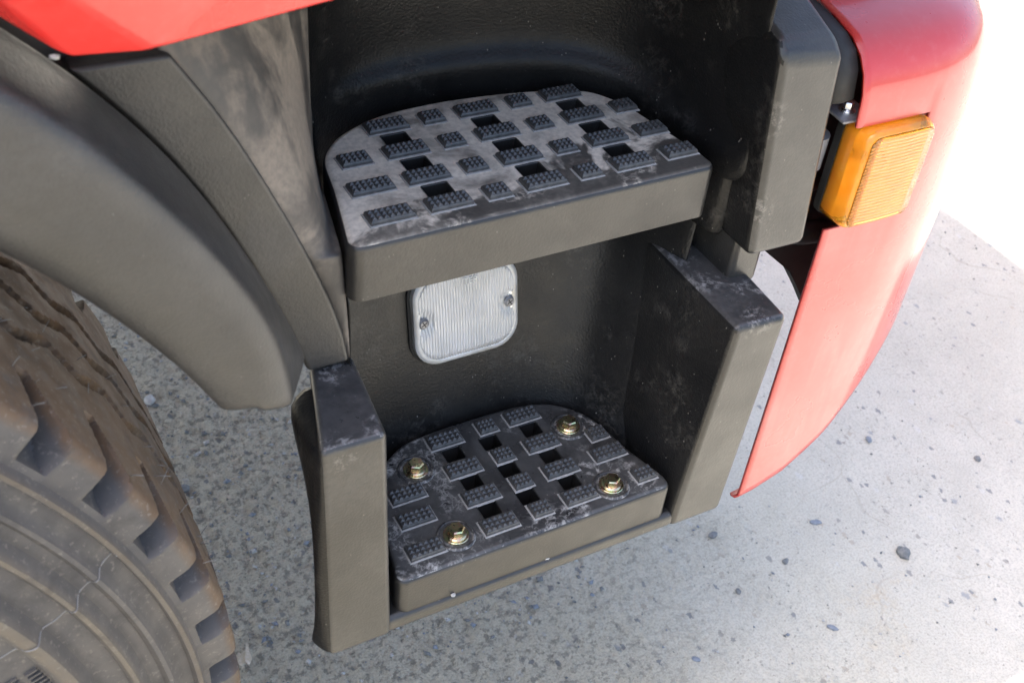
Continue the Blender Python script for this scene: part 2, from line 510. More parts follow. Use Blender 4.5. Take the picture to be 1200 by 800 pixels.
# ------------------------------------------------------------------ ground
def axis(lo, hi, step, far):
    a = list(np.arange(lo, hi + step / 2, step))
    s = step; x = hi
    up = []
    while x < far:
        s *= 1.35; x += s; up.append(x)
    s = step; x = lo; dn = []
    while x > -far:
        s *= 1.35; x -= s; dn.append(x)
    return dn[::-1] + a + up
gx, gy = axis(-.5, 1.8, .0042, 60), axis(-.4, 1.6, .0042, 60)
gv = []
for y in gy:
    for x in gx:
        z = 0.
        if -.6 < x < 2.2 and -.5 < y < 2.:
            rz_ = max(0., min(1., (.75 - x) / .7))
            z = noise.noise((x * 3, y * 3, 1.)) * .004 + noise.noise((x * 38, y * 38, 3.)) * (.0008 + .0025 * rz_) + noise.noise((x * 105, y * 105, 5.)) * (.0005 + .0030 * rz_)
        gv.append((x, y, z))
nx = len(gx)
gf = [(j * nx + i, j * nx + i + 1, (j + 1) * nx + i + 1, (j + 1) * nx + i) for j in range(len(gy) - 1) for i in range(nx - 1)]
ground = mesh('ground', gv, gf, 'concrete')
ground['kind'] = 'structure'

# ------------------------------------------------------------------ truck
truck = bpy.data.objects.new('truck', None)
COL.objects.link(truck)
truck.location = (0, 0, 0)
truck['label'] = 'red truck with black cab steps, amber turn signal and muddy front tyre'
truck['category'] = 'truck'

# ---- cab body above the steps (its shade falls over the steps and the yard in front)
sec = [(-.030, 1.085), (-.050, 1.085), (-.062, 1.16), (-.069, 1.34), (-.069, 1.70), (-.064, 1.9), (-.02, 2.5), (.02, 2.80), (.09, 2.89), (.3, 2.93)]
sec = sec + [(2.36 - y, z) for y, z in sec[::-1]]
def cabx(z, front):                      # windscreen leans back a little
    return .47 if front else -1.55
rows = [[(cabx(z, k), y, z) for y, z in sec] for k in (0, 1)]
cv = rows[0] + rows[1]; n_ = len(sec)
cf = [(i, i + 1, n_ + i + 1, n_ + i) for i in range(n_ - 1)] + [(n_ - 1, 0, n_, 2 * n_ - 1)]
cf += [tuple(range(n_))[::-1], tuple(range(n_, 2 * n_))]
cab = mesh('cab_shell', cv, cf, ['red', 'chassis'], truck, mi=[0] * (n_ - 1) + [1, 0, 0], sharp=35)

# ---- door skin: the faceted lower edge that shows at the top left
V0 = (-.2123, -.0715, .9958)
dv = [(-.395, -.078, 1.135), (-.2516, -.0695, .9977), V0, (-.1069, -.067, 1.0075), (.06, -.060, 1.022), (.34, -.048, 1.03),
      (-.395, -.165, 1.20), (-.3290, -.160, 1.133), (-.1230, -.0795, 1.067), (.06, -.070, 1.08), (.34, -.066, 1.09),
      (-.33, -.160, 1.20), (-.10, -.080, 1.20), (.06, -.076, 1.20), (.34, -.072, 1.20)]
df = [(0, 1, 7), (1, 2, 7), (0, 7, 6), (2, 3, 8), (2, 8, 7), (3, 4, 9, 8), (4, 5, 10, 9), (6, 7, 11), (7, 8, 12, 11), (8, 9, 13, 12), (9, 10, 14, 13)]
door = mesh('door_skin', dv, df, 'red', truck, smooth=True)
solid(door, .010, -1)
bevel(door, .0035, 3, 6)

# ---- fender over the wheel
WC = Vector((-.714, 0, .505))            # wheel centre (x, z), outer shoulder plane near y = -.10
def pol(r, th, y): return (WC.x + r * math.cos(math.radians(th)), y, WC.z + r * math.sin(math.radians(th)))
S_ = [0, .012, .03, .05, .09, .13, .18, .24, .32, .42, .55, .7, .85, 1]
rE = lambda th: interp(th, [22, 25, 28, 31.5, 36, 41, 45.4, 48.6, 70], [.606, .615, .626, .633, .636, .641, .648, .651, .655])
rF = lambda th: interp(th, [19.5, 26.3, 33, 39, 44, 48, 70], [.629, .635, .643, .653, .657, .660, .664])
prof = [(24.9, lambda th: .588, lambda s: .030), (24.9, lambda th: .573, lambda s: -.02), (24.8, lambda th: .571, lambda s: -.062),
        (24.7, lambda th: .5745, lambda s: -.070), (24.5, lambda th: .594, lambda s: -.0795), (24.2, lambda th: min(.612, rE(th) - .019), lambda s: -.0812),
        (23.8, lambda th: rE(th) - .012, lambda s: -.0812), (23.2, lambda th: rE(th) - .003, lambda s: -.0790), (22.9, lambda th: rE(th) + .001, lambda s: -.0755), (22.6, lambda th: rE(th) + .0035, lambda s: -.0690),
        (21.4, lambda th: (rE(th) + rF(th)) / 2 + .002, lambda s: -.045), (20.6, lambda th: rF(th) - .0015, lambda s: -.0245), (20.4, lambda th: rF(th), lambda s: -.0205), (20.3, lambda th: rF(th) - .0012, lambda s: -.0165),
        (20.3, lambda th: rF(th) - .006, lambda s: -.0150)]
rows = []
for s in S_:
    row = []
    for t0, rf, yf in prof:
        th = t0 + s * (152 - t0)
        row.append(pol(rf(th), th, yf(s)))
    rows.append(row)
tip = []                                  # the moulded end of the fender folds inwards
for p in rows[0]:
    tip.append((p[0] - .002, p[1] + .012 if p[1] < 0 else p[1], p[2] - .002))
rows = [tip] + rows
fender = grid('fender', rows, 'fender', truck)
solid(fender, .0035, 0); subsurf(fender, 2)

# ---- red body side above the fender
rows = []
for th in range(50, 152, 6):
    a = pol(.652, th, -.012)
    top = max(1.13, a[2] + .03)
    rows.append([a, (a[0], -.035, lerp(a[2], top, .5)), (a[0], -.050, top)])
solid(grid('body_side', rows, 'red', truck), .004, -1)

# ---- wheel-arch panel between fender and step bay
edge = [(-.25, 1.06), (-.1862, .9511), (-.1720, .928), (-.1581, .9035), (-.1405, .866), (-.124, .8277), (-.1095, .792), (-.0965, .7558), (-.0865, .722), (-.081, .688)]
xe = lambda z: interp(-z, [-e[1] for e in edge], [e[0] for e in edge])
def xl(z):                                # hidden left side under the fender
    th = 35.
    for _ in range(12):
        r = interp(th, [18, 24.7, 31.5, 38.1, 43.2, 47.4, 60], [.630, .634, .641, .649, .652, .654, .656]) - .0015
        th = math.degrees(math.asin(min(.99, (z - WC.z) / r)))
    return WC.x + r * math.cos(math.radians(th))
zs = [.9535, .948, .935, .915, .89, .86, .83, .80, .77, .74, .715, .690]
fr, bk = [], []
for z in zs:
    a, b = xl(z), xe(z)
    a = min(a, b - .012)
    fr.append([(lerp(a, b, t), .0035, z) for t in (0, .25, .5, .75, 1)])
    bk.append([(lerp(a, b - .001, t), .020, z) for t in (0, .25, .5, .75, 1)])
R = len(zs)
v = [p for r in fr for p in r] + [p for r in bk for p in r]
f = []
o5 = R * 5
for i in range(R - 1):
    for j in range(4):
        f.append((i * 5 + j, i * 5 + j + 1, (i + 1) * 5 + j + 1, (i + 1) * 5 + j))
        f.append((o5 + i * 5 + j, o5 + (i + 1) * 5 + j, o5 + (i + 1) * 5 + j + 1, o5 + i * 5 + j + 1))
    f.append((i * 5 + 4, o5 + i * 5 + 4, o5 + (i + 1) * 5 + 4, (i + 1) * 5 + 4))
    f.append((i * 5, (i + 1) * 5, o5 + (i + 1) * 5, o5 + i * 5))
for j in range(4):
    f.append((j, o5 + j, o5 + j + 1, j + 1)); k = (R - 1) * 5
    f.append((k + j, k + j + 1, o5 + k + j + 1, o5 + k + j))
arch = mesh('arch_panel', v, f, 'arch', truck)
rows = [[pol(r, th, .026) for r in (.605, .64, .664)] for th in range(20, 154, 5)]
solid(grid('inner_arch', rows, 'black', truck), .004, 0)
bevel(arch, .0032, 4, 40)

# ---- upper bay: dust coated liner on the left, black wall round the back, up to the pillar
xr = lambda z: interp(z, [.69, .728, .79], [-.0800, -.0816, -.0865])
def left_pts(z):
    if z <= .7885:
        e = min(xe(z), xr(z) - .0015)
        return [(e - .004, .012), (e, .004), (xr(z) - .001, .0035), (xr(z) + .001, .007), (-.0755, .055), (-.0655, .103)]
    t = min(1, max(0, (z - .792) / .09)); u = min(1, max(0, (z - .88) / .18))
    a = (lerp(lerp(-.0905, -.112, t), -.175, u), lerp(lerp(.0105, .028, t), .05, u))
    b = (lerp(lerp(-.0775, -.092, t), -.125, u), lerp(lerp(.062, .068, t), .095, u))
    e = xe(z) - .002
    m_ = (lerp(e, a[0], .45), lerp(.006, a[1], .38))
    return [(e - .004, .012), (e, .006), m_, a, b, (-.067 - .004 * u, .112)]
BACK = [(-.0585, .132), (-.040, .1485), (-.005, .1625), (.04, .169), (.09, .1685), (.14, .1605), (.18, .146), (.206, .122), (.2195, .094), (.228, .055),
        (.2345, .02), (.2378, .003), (.2398, -.008), (.2440, -.014)]
BACK_HIGH = {9: (.2335, .058), 10: (.2365, .034), 11: (.2385, .020), 12: (.2395, .010), 13: (.2402, -.004)}
BACK_LOW = {11: (.2378, .004), 12: (.2425, .0005), 13: (.2500, -.002)}
WGT = [.15, .6, 1, 1, 1, 1, 1, 1, 1, .95, .8, .6, .3, .0]
SHF = [0, 0, 0, 0, 0, 0, -.002, -.006, -.012, -.018, -.02, -.02, -.02, -.02]
LV = [(.690, 0), (.72, 0), (.76, 0), (.786, 0), (.7885, 0), (.791, 0), (.808, 0), (.815, .0004), (.820, .0018), (.825, .0050), (.830, .0085), (.840, .0110), (.86, .0120),
      (.895, .0125), (.905, .0125), (.92, .013), (.955, .014), (1.0, .015), (1.09, .016)]
lrows, brows = [], []
for z, off in LV:
    lp = left_pts(z)
    lrows.append([(x, y, z) for x, y in lp] + [(BACK[0][0] - off * .1, BACK[0][1] + off * .1, z)])
    lrows[-1].append((BACK[1][0] - .012, BACK[1][1] + .004 + off * .5, z))
    br = []
    for i, (x, y) in enumerate(BACK):
        a = BACK[max(i - 1, 0)]; b = BACK[min(i + 1, len(BACK) - 1)]
        d = Vector((b[0] - a[0], b[1] - a[1])).normalized()
        nrm = Vector((-d.y, d.x))
        if z < .80 and i in BACK_LOW: x, y = BACK_LOW[i]
        wgt = WGT[i]
        if z > .90 and i in BACK_HIGH: (x, y), wgt = BACK_HIGH[i], 0.
        sh = SHF[i] * (1 if z > .79 and z < .9 else 0)
        br.append((x + nrm.x * off * wgt, y + nrm.y * off * wgt, z + sh))
    brows.append(br)
liner = grid('bay_liner', lrows, 'liner', truck)
subsurf(solid(liner, .004, 1), 2)
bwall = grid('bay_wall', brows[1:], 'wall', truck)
subsurf(solid(bwall, .004, 1), 2)

# ---- corner pillar, upper part, and the recess under it
pil = mesh('corner_pillar', [(.2465, -.0385, .7235), (.306, -.039, .7225), (.306, .10, .7225), (.2465, .10, .7235),
                             (.2405, -.0245, .893), (.3005, -.0275, .888), (.306, .12, .893), (.2415, .12, .893),
                             (.2405, -.018, .9065), (.299, -.013, .9005), (.306, .12, .945), (.2415, .12, .945)],
           [(0, 1, 5, 4), (1, 2, 6, 5), (2, 3, 7, 6), (3, 0, 4, 7), (3, 2, 1, 0), (4, 5, 9, 8), (5, 6, 10, 9), (6, 7, 11, 10), (7, 4, 8, 11), (8, 9, 10, 11)],
           ['plastic', 'wall'], truck, mi=[0, 0, 0, 1, 0, 0, 0, 0, 1, 0])
bevel(pil, .0075, 5, 20)
rec = box8('pillar_recess', boxv(.2545, .2865, -.0145, .11, .672, .735), 'plastic', truck, .006)

# ---- lower frame: two posts, sill, back wall
pr = box8('step_post', [(.2075, -.0705, .4425), (.2662, -.0705, .4425), (.266, .06, .4425), (.185, .06, .4425),
                        (.2208, -.0725, .6840), (.2735, -.0738, .6830), (.2865, .11, .6830), (.2225, .11, .6840)], 'plastic', truck, .0065, 5, 'ledge', 'wall_low')
pl = box8('step_post', [(-.1300, -.0705, .4425), (-.0740, -.0705, .4425), (-.0745, .04, .4425), (-.085, .04, .4425),
                        (-.1335, -.0700, .6840), (-.0832, -.0705, .6840), (-.0738, .018, .6840), (-.1085, .018, .6840)], 'plastic', truck, .0065, 5, 'ledge')
fl = [(-.1060, .008, .6810), (-.1290, -.002, .676), (-.1350, -.010, .670), (-.1362, -.0365, .652), (-.1366, -.0540, .622), (-.1368, -.0605, .59), (-.1368, -.0615, .52),
      (-.1370, -.0575, .468), (-.1385, -.048, .4445)]
frt = [(-.1270, -.0630, .6810), (-.1325, -.0655, .676), (-.1334, -.0665, .670)] + [(lerp(-.1300, -.1335, (z - .4425) / .2415) + .0004, -.0672, z) for x, y, z in fl[3:]]
rows = [[a, (lerp(a[0], b[0], .55) - .0010, lerp(a[1], b[1], .55), a[2]), b, (b[0] + .004, b[1] - .0015, b[2])] for a, b in zip(fl, frt)]
fl_o = grid('post_flange', rows, 'wall', truck)  # darker plastic than the post face, standing in for its dark reflection
subsurf(solid(fl_o, .003, 0), 1)
sill = box8('step_sill', [(-.080, -.0698, .4432), (.213, -.0698, .4432), (.20, .09, .4432), (-.080, .09, .4432),
                          (-.080, -.0690, .4610), (.213, -.0690, .4610), (.20, .09, .4585), (-.080, .09, .4585)], 'plastic', truck, .0065, 5)
wz = [.455, .49, .53, .57, .61, .65, .69, .73, .757]
rows = []
for z in wz:
    u = (z - .5) / .184
    yw = .0895 + (z - .5) * .22
    row = [(-.079, .0 , z), (-.079, yw - .03, z), (-.072, yw - .010, z), (-.055, yw - .002, z), (-.02, yw, z), (.04, yw, z), (.09, yw, z)]
    a = [(.125, .0865), (.150, .079), (.170, .064), (.1815, .045), (.1905, .018), (.206, -.004)]
    b = [(.150, .1275), (.185, .122), (.209, .107), (.2195, .082), (.2240, .048), (.234, .018)]
    row += [(lerp(p[0], q[0], u), lerp(p[1], q[1], u), z) for p, q in zip(a, b)]
    rows.append(row)
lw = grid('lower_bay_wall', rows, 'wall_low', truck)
subsurf(solid(lw, .003, 1), 2)

# ---- tread pads
PADMESH = {}
def pad_mesh(w, d, h=.0038):
    key = (round(w, 4), round(d, 4))
    if key in PADMESH: return PADMESH[key]
    v, f, mi = [], [], []
    def frus(w0, d0, z0, w1, d1, z1, m_, cap=True):
        s = len(v)
        for (ww, dd, z) in ((w0, d0, z0), (w1, d1, z1)):
            for sx, sy in ((-1, -1), (1, -1), (1, 1), (-1, 1)):
                v.append((sx * ww / 2, sy * dd / 2, z))
        for k in range(4):
            f.append((s + k, s + (k + 1) % 4, s + 4 + (k + 1) % 4, s + 4 + k)); mi.append(m_)
        if cap: f.append((s + 4, s + 5, s + 6, s + 7)); mi.append(m_)
    frus(w + .0036, d + .0036, -.0005, w + .0020, d + .0020, .0006, 1)
    frus(w, d, 0, w - .0004, d - .0004, h * .68, 0, False)
    frus(w - .0004, d - .0004, h * .68, w - .0018, d - .0018, h, 0)
    nx_ = max(3, round((w - .002) / .0047)); ny_ = max(3, round((d - .002) / .0047))
    px, py = (w - .0022) / nx_, (d - .0022) / ny_
    for i in range(nx_):
        for j in range(ny_):
            cx, cy = (i - (nx_ - 1) / 2) * px, (j - (ny_ - 1) / 2) * py
            s = len(v)
            for sx, sy in ((-1, -1), (1, -1), (1, 1), (-1, 1)): v.append((cx + sx * px * .43, cy + sy * py * .43, h))
            for sx, sy in ((-1, -1), (1, -1), (1, 1), (-1, 1)): v.append((cx + sx * px * .09, cy + sy * py * .09, h + .0017))
            for k in range(4): f.append((s + k, s + (k + 1) % 4, s + 4 + (k + 1) % 4, s + 4 + k)); mi.append(0)
            f.append((s + 4, s + 5, s + 6, s + 7)); mi.append(0)
    me = bpy.data.meshes.new('tread_pad')
    me.from_pydata(v, [], f)
    me.materials.append(MAT['pad']); me.materials.append(MAT['pad_dust'])
    me.polygons.foreach_set('material_index', mi)
    PADMESH[key] = me
    return me
def pad(parent, x, y, z, w, d, rot=0):
    o = link('tread_pad', pad_mesh(w, d), parent, (x, y, z))
    o.rotation_euler.z = rot
    return o
def hole(x, y, w, d): return round_poly([(x - w / 2, y - d / 2), (x + w / 2, y - d / 2), (x + w / 2, y + d / 2), (x - w / 2, y + d / 2)], .0012, 2)

# upper step
front = round_poly([(-.0865, -.0070), (.2195, -.0070), (.219, .0214), (-.081, .02)], [.010, .008, 0, 0], 6)
out = [Vector(p) for p in front[:14]]
back = catmull([(.2190, .010), (.2175, .0240), (.2113, .0545), (.2040, .0928), (.1958, .1134), (.1785, .1325), (.1357, .1460), (.0912, .1525), (.0462, .1545), (-.0004, .1495),
                (-.0349, .1345), (-.0528, .1185), (-.0632, .1), (-.0700, .065), (-.0780, .030), (-.0838, .006)], 5)
UZ = .80
urows = [.0192, .0560, .0931, .1297]
ucol = [.0, .0388, .0776, .1164, .1556]
uh = [hole(ucol[c] + .0006, (urows[r] + urows[r + 1]) / 2 + .0005, .0195, .0142) for c in (0, 2, 4) for r in range(3)]
upper = plate('upper_step', out + back[1:], uh, .7525, UZ, .0055, .0012, ['step_side', 'step_top'], truck, hole_floor=.775)
for c in (0, 2, 4):
    for y in urows: pad(upper, ucol[c], y, UZ, .0335, .0155)
for c in (1, 3):
    for y in urows: pad(upper, ucol[c], y, UZ, .0185, .0155)
for x, y, w in ((-.0412, .0931, .0235), (-.0440, .0560, .0330), (-.0455, .0192, .0335), (.1955, .0945, .0200), (.1965, .0558, .0260), (.2000, .0200, .0275)):
    pad(upper, x, y, UZ, w, .0150)

# lower step
LZ = .5007
front = round_poly([(-.0685, -.0665), (.2030, -.0665), (.2000, -.045), (-.066, -.045)], [.010, .008, 0, 0], 6)
out = [Vector(p) for p in front[:14]]
back = catmull([(.2022, -.055), (.2000, -.0450), (.1900, -.0100), (.1830, .0265), (.1737, .0500), (.1527, .0710), (.1248, .0805), (.0927, .0825), (.0610, .0828), (.0278, .0815),
                (.0054, .0785), (-.0110, .0720), (-.030, .057), (-.045, .030), (-.056, -.005), (-.064, -.045)], 5)
lrow = [-.0430, -.0080, .0270, .0653]
lcol = [.0362, .0768, .1168]
lh = [hole(lcol[c] + (.0004 if c != 1 else -.0025), (lrow[r] + lrow[r + 1]) / 2 + .0006, .0170 if c != 1 else .0165, .0150) for c in range(3) for r in range(3)]
BOLTS = [(-.0030, .0420), (.1512, .0355), (.1496, -.0440), (-.0028, -.0390)]
lower = plate('lower_step', out + back[1:], lh, .4590, LZ, .0055, .0012, ['step_side', 'step_low'], truck, hole_floor=.470)
for c in (0, 2):
    for y in lrow: pad(lower, lcol[c], y, LZ, .0325, .0165)
for k, y in enumerate(lrow): pad(lower, lcol[1] + (.0026 if k == 3 else 0), y, LZ, .0185, .0160)
for x, y, w in ((-.0225, .0190, .0320), (-.0265, -.0085, .0320), (-.0335, -.0425, .0320), (.1712, .0170, .0185), (.1680, -.0082, .0325), (.1838, -.0445, .0200)):
    pad(lower, x, y, LZ, w, .0160)

# bolts in their shallow dishes
def bolt_mesh():
    v, f = [], []
    def rings(spec, n, ph=0):
        s = len(v)
        for r, z in spec:
            for k in range(n):
                a = 2 * math.pi * k / n + ph
                v.append((r * math.cos(a), r * math.sin(a), z))
        for i in range(len(spec) - 1):
            for k in range(n):
                f.append((s + i * n + k, s + i * n + (k + 1) % n, s + (i + 1) * n + (k + 1) % n, s + (i + 1) * n + k))
        f.append(tuple(s + (len(spec) - 1) * n + k for k in range(n)))
    rings([(.0112, 0), (.0112, .0016), (.0106, .0021)], 28)               # washer
    rings([(.0090, .0019), (.0092, .0028), (.0080, .0038), (.0068, .0042)], 28)   # flange
    rings([(.0072, .0038), (.0072, .0092), (.0062, .0104)], 6, .3)        # hex head
    me = bpy.data.meshes.new('bolt'); me.from_pydata(v, [], f); me.materials.append(MAT['zinc'])
    return me
bm_ = bolt_mesh()
rv, rf = [], []
for (r, z) in ((.0138, -.0004), (.0146, .0014), (.0160, .0017), (.0176, -.0004)):
    for k in range(32): rv.append((r * math.cos(k * math.pi / 16), r * math.sin(k * math.pi / 16), z))
for i in range(3):
    for k in range(32): rf.append((i * 32 + k, i * 32 + (k + 1) % 32, (i + 1) * 32 + (k + 1) % 32, (i + 1) * 32 + k))
ring0 = None
for i, (x, y) in enumerate(BOLTS):
    b = link('bolt', bm_, lower, (x, y, LZ)); b.rotation_euler.z = [.2, .75, 1.3, .5][i]
    if ring0 is None:
        ring0 = mesh('bolt_dish_rim', rv, rf, 'step_low', lower, True, (x, y, LZ))
    else:
        link('bolt_dish_rim', ring0.data, lower, (x, y, LZ))

# ---- step lamp on the sloping wall under the upper step
lamp = bpy.data.objects.new('step_lamp', None); COL.objects.link(lamp); lamp.parent = truck
ez = Vector((0, .22, 1)).normalized(); ex = Vector((1, 0, 0)); en = ex.cross(ez)       # en points out of the wall
lc = Vector((.0712, .0895 + (.611 - .5) * .22, .611)) - en * .0035
lamp.matrix_world = Matrix(((ex.x, ez.x, en.x, lc.x), (ex.y, ez.y, en.y, lc.y), (ex.z, ez.z, en.z, lc.z), (0, 0, 0, 1)))
HW, HH = .0515, .0455
def rr(w, h, r, seg=8): return ccw(round_poly([(-w, -h), (w, -h), (w, h), (-w, h)], r, seg))
def rrings(name, spec, mats, parent, cap=True, mi=None):
    v, f, ix = [], [], []
    n = None
    for k, (w, h, r, z) in enumerate(spec):
        P = rr(w, h, r); n = len(P)
        v += [(p.x, p.y, z) for p in P]
        if k:
            for i in range(n):
                f.append(((k - 1) * n + i, (k - 1) * n + (i + 1) % n, k * n + (i + 1) % n, k * n + i)); ix.append(0 if not mi else mi[k - 1])
    if cap:
        f.append(tuple((len(spec) - 1) * n + i for i in range(n))); ix.append(0 if not mi else mi[-1])
    return mesh(name, v, f, mats, parent, True, None, ix, 40)
rrings('gasket', [(HW + .0025, HH + .0025, .026, -.004), (HW + .0025, HH + .0025, .026, .006), (HW, HH, .024, .007), (HW - .008, HH - .008, .02, .007)], 'black', lamp, cap=False)
rrings('reflector', [(HW - .003, HH - .003, .022, .0125), (HW - .008, HH - .008, .020, .0105), (HW - .016, HH - .016, .016, .0070), (HW - .026, HH - .024, .012, .0045), (HW - .036, HH - .033, .008, .0035)], 'reflector', lamp)
rrings('lens_rim', [(HW, HH, .024, .0070), (HW, HH, .024, .0125), (HW - .0015, HH - .0015, .023, .0140), (HW - .0036, HH - .0036, .0212, .0144), (HW - .0058, HH - .0058, .0195, .0132)], 'lens_rim', lamp, cap=False)
# ribbed window, cut round the two screw bosses
NXr, NYr = 34 * 6, 16
lv_, lf_ = [], []
IW, IH, IR = HW - .0054, HH - .0054, .0198
def yspan(x):
    ax = abs(x)
    if ax <= IW - IR: h = IH
    else: h = IH - IR + math.sqrt(max(0., IR * IR - (ax - IW + IR) ** 2))
    return h
for i in range(NXr + 1):
    x = -IW + 2 * IW * i / NXr
    h = yspan(x)
    rib = .0009 * abs(math.sin(math.pi * 34 * i / NXr))
    for j in range(NYr + 1):
        y = -h + 2 * h * j / NYr
        z = .0148 + .0016 * (1 - (x / IW) ** 2) * (1 - (y / IH) ** 2) - rib
        for sx in (-1, 1):
            d = math.hypot(x - sx * (IW - .0035), y + .001)
            if d < .0115: z -= .0035 * min(1, (.0115 - d) / .003)
        lv_.append((x, y, z))
for i in range(NXr):
    for j in range(NYr):
        a = i * (NYr + 1) + j
        lf_.append((a, a + NYr + 1, a + NYr + 2, a + 1))
lens = mesh('lens', lv_, lf_, 'clear', lamp)
solid(lens, .0016, -1)
def screw(parent, x, y, z, r=.0042):
    v, f = [], []
    sp = [(r * 1.25, 0), (r * 1.25, .0006), (r, .0012), (r * .8, .0022)]
    for rr_, zz in sp:
        for k in range(20): v.append((x + rr_ * math.cos(k * math.pi / 10), y + rr_ * math.sin(k * math.pi / 10), z + zz))
    for i in range(3):
        for k in range(20): f.append((i * 20 + k, i * 20 + (k + 1) % 20, (i + 1) * 20 + (k + 1) % 20, (i + 1) * 20 + k))
    s = len(v)                                                 # cross recess
    f.append(tuple(60 + k for k in range(20)))
    for a in (.5, .5 + math.pi / 2):
        ca, sa = math.cos(a), math.sin(a)
        s = len(v)
        for u, w in ((-r * .7, -r * .12), (r * .7, -r * .12), (r * .7, r * .12), (-r * .7, r * .12)):
            v.append((x + u * ca - w * sa, y + u * sa + w * ca, z + .00235))
        f.append((s, s + 1, s + 2, s + 3))
    o = mesh('screw', v, f, ['bracket', 'black'], parent, True, None, [0] * (len(f) - 2) + [1, 1], 30)
    return o
screw(lamp, -IW + .0035, -.001, .0128)
screw(lamp, IW - .0035, -.001, .0128)
tx = bpy.data.curves.new('lens_marking', 'FONT'); tx.body = 'TEP'; tx.size = .0085; tx.extrude = .0003; tx.align_x = 'CENTER'
tmp = bpy.data.objects.new('lens_marking_tmp', tx); COL.objects.link(tmp)
bpy.context.view_layer.update()
tme = bpy.data.meshes.new_from_object(tmp.evaluated_get(bpy.context.evaluated_depsgraph_get()))
bpy.data.objects.remove(tmp)
tme.materials.clear(); tme.materials.append(MAT['lens_rim'])
link('lens_marking', tme, lamp, (.003, .0285, .0154))

# ---- bumper corner
plan = catmull([(.33, -.0305), (.37, -.0308), (.41, -.0302), (.445, -.0265), (.478, -.017), (.512, .002), (.542, .032), (.566, .072), (.582, .12), (.592, .2), (.600, .4), (.604, .8), (.604, 1.17)], 4)
def plan_off(d):
    out = []
    for i, p in enumerate(plan):
        a, b = plan[max(i - 1, 0)], plan[min(i + 1, len(plan) - 1)]
        t_ = (b - a).normalized()
        out.append(Vector((p.x - t_.y * d, p.y + t_.x * d)))
    return out
def zbot(p):
    return interp(p.x, [.33, .345, .3795, .424, .4544, .478, .50, .53, .6], [.386, .389, .403, .440, .483, .516, .535, .545, .55])
LVB = [('b', 0, .010), ('b', .002, .0045), ('b', .008, .0005), ('b', .018, 0.), ('f', .30, 0.), ('f', .60, 0.), ('z', .727, 0.), ('z', .77, 0.), ('z', .8245, .0005), ('z', .850, .0035), ('z', .865, .0085), ('z', .877, .0170),
       ('z', .886, .0300), ('z', .8915, .050), ('z', .895, .070), ('z', .899, .086), ('z', .935, .092)]
rows = []
for kind, a, off in LVB:
    po = plan_off(off)
    row = []
    for i, p in enumerate(plan):
        q = po[i]
        x, y = q.x, q.y
        if i == 0: x = .33
        if off > .02: x = max(x, .33 if i < 6 else x)
        zb = zbot(p)
        z = zb + a if kind == 'b' else (lerp(zb + .018, .727, a) if kind == 'f' else a)
        x -= max(0, z - .73) * .10 * min(1, max(0, (p.x - .40) / .12))
        row.append((x, y, z))
    rows.append(row)
cut = [i for i, p in enumerate(plan) if p.x <= .4105]
jc = cut[-1]
bumper = grid('bumper', rows, 'red_dusty', truck, skip=lambda i, j: LVB[i][0] == 'z' and LVB[i][1] in (.727, .77) and j < jc)
solid(bumper, .0035, 1)
wnorm(bumper)
# dark backing behind the bumper
bk_ = [(.26, .885), (.26, .70), (.318, .678), (.340, .656), (.3745, .6258), (.395, .597), (.4105, .5732), (.43, .55), (.47, .60), (.46, .87)]
bkp = [Vector(p) for p in bk_]
n_ = len(bkp)
v = [(p.x, .030, p.y) for p in bkp] + [(p.x, .040, p.y) for p in bkp]
f = [tuple(range(n_)), tuple(range(2 * n_ - 1, n_ - 1, -1))] + [(i, (i + 1) % n_, n_ + (i + 1) % n_, n_ + i) for i in range(n_)]
mesh('bumper_backing', v, f, 'black', truck, False)
hv, hf = tube([(.300, .012, .705), (.325, .008, .700), (.352, .010, .690), (.385, .016, .680)], .011, 14)
mesh('air_hose', hv, hf, 'black', truck, sharp=50)

prof_ = [(-.022, .845), (-.018, .868), (-.010, .881), (.004, .889), (.022, .8935), (.050, .898), (.100, .905), (.16, .915)]
solid(grid('bumper_seal', [[(x, y - (.002 if k == 1 else 0), z) for k, x in enumerate((.304, .314, .3285))] for y, z in prof_], 'black', truck), .004, -1)
# ---- amber turn signal in the bumper's notch
sig = bpy.data.objects.new('turn_signal', None); COL.objects.link(sig); sig.parent = truck; sig.location = (.374, -.030, .776)
def sring(w, h, r, y, dx=0, dz=0):
    return [(p.x + dx, y, p.y + dz) for p in rr(w, h, r, 6)]
spec = [(.0375, .0465, .010, .016), (.0375, .0465, .010, -.0065), (.0366, .0456, .010, -.0105), (.0352, .0442, .009, -.0130), (.0330, .0420, .0075, -.0142)]
v, f = [], []
for k, (w, h, r, y) in enumerate(spec):
    P = sring(w, h, r, y); n = len(P); v += P
    if k:
        for i in range(n): f.append(((k - 1) * n + i, (k - 1) * n + (i + 1) % n, k * n + (i + 1) % n, k * n + i))
lensA = mesh('lens', v, f, 'amber_side', sig)
solid(lensA, .0022, -1)
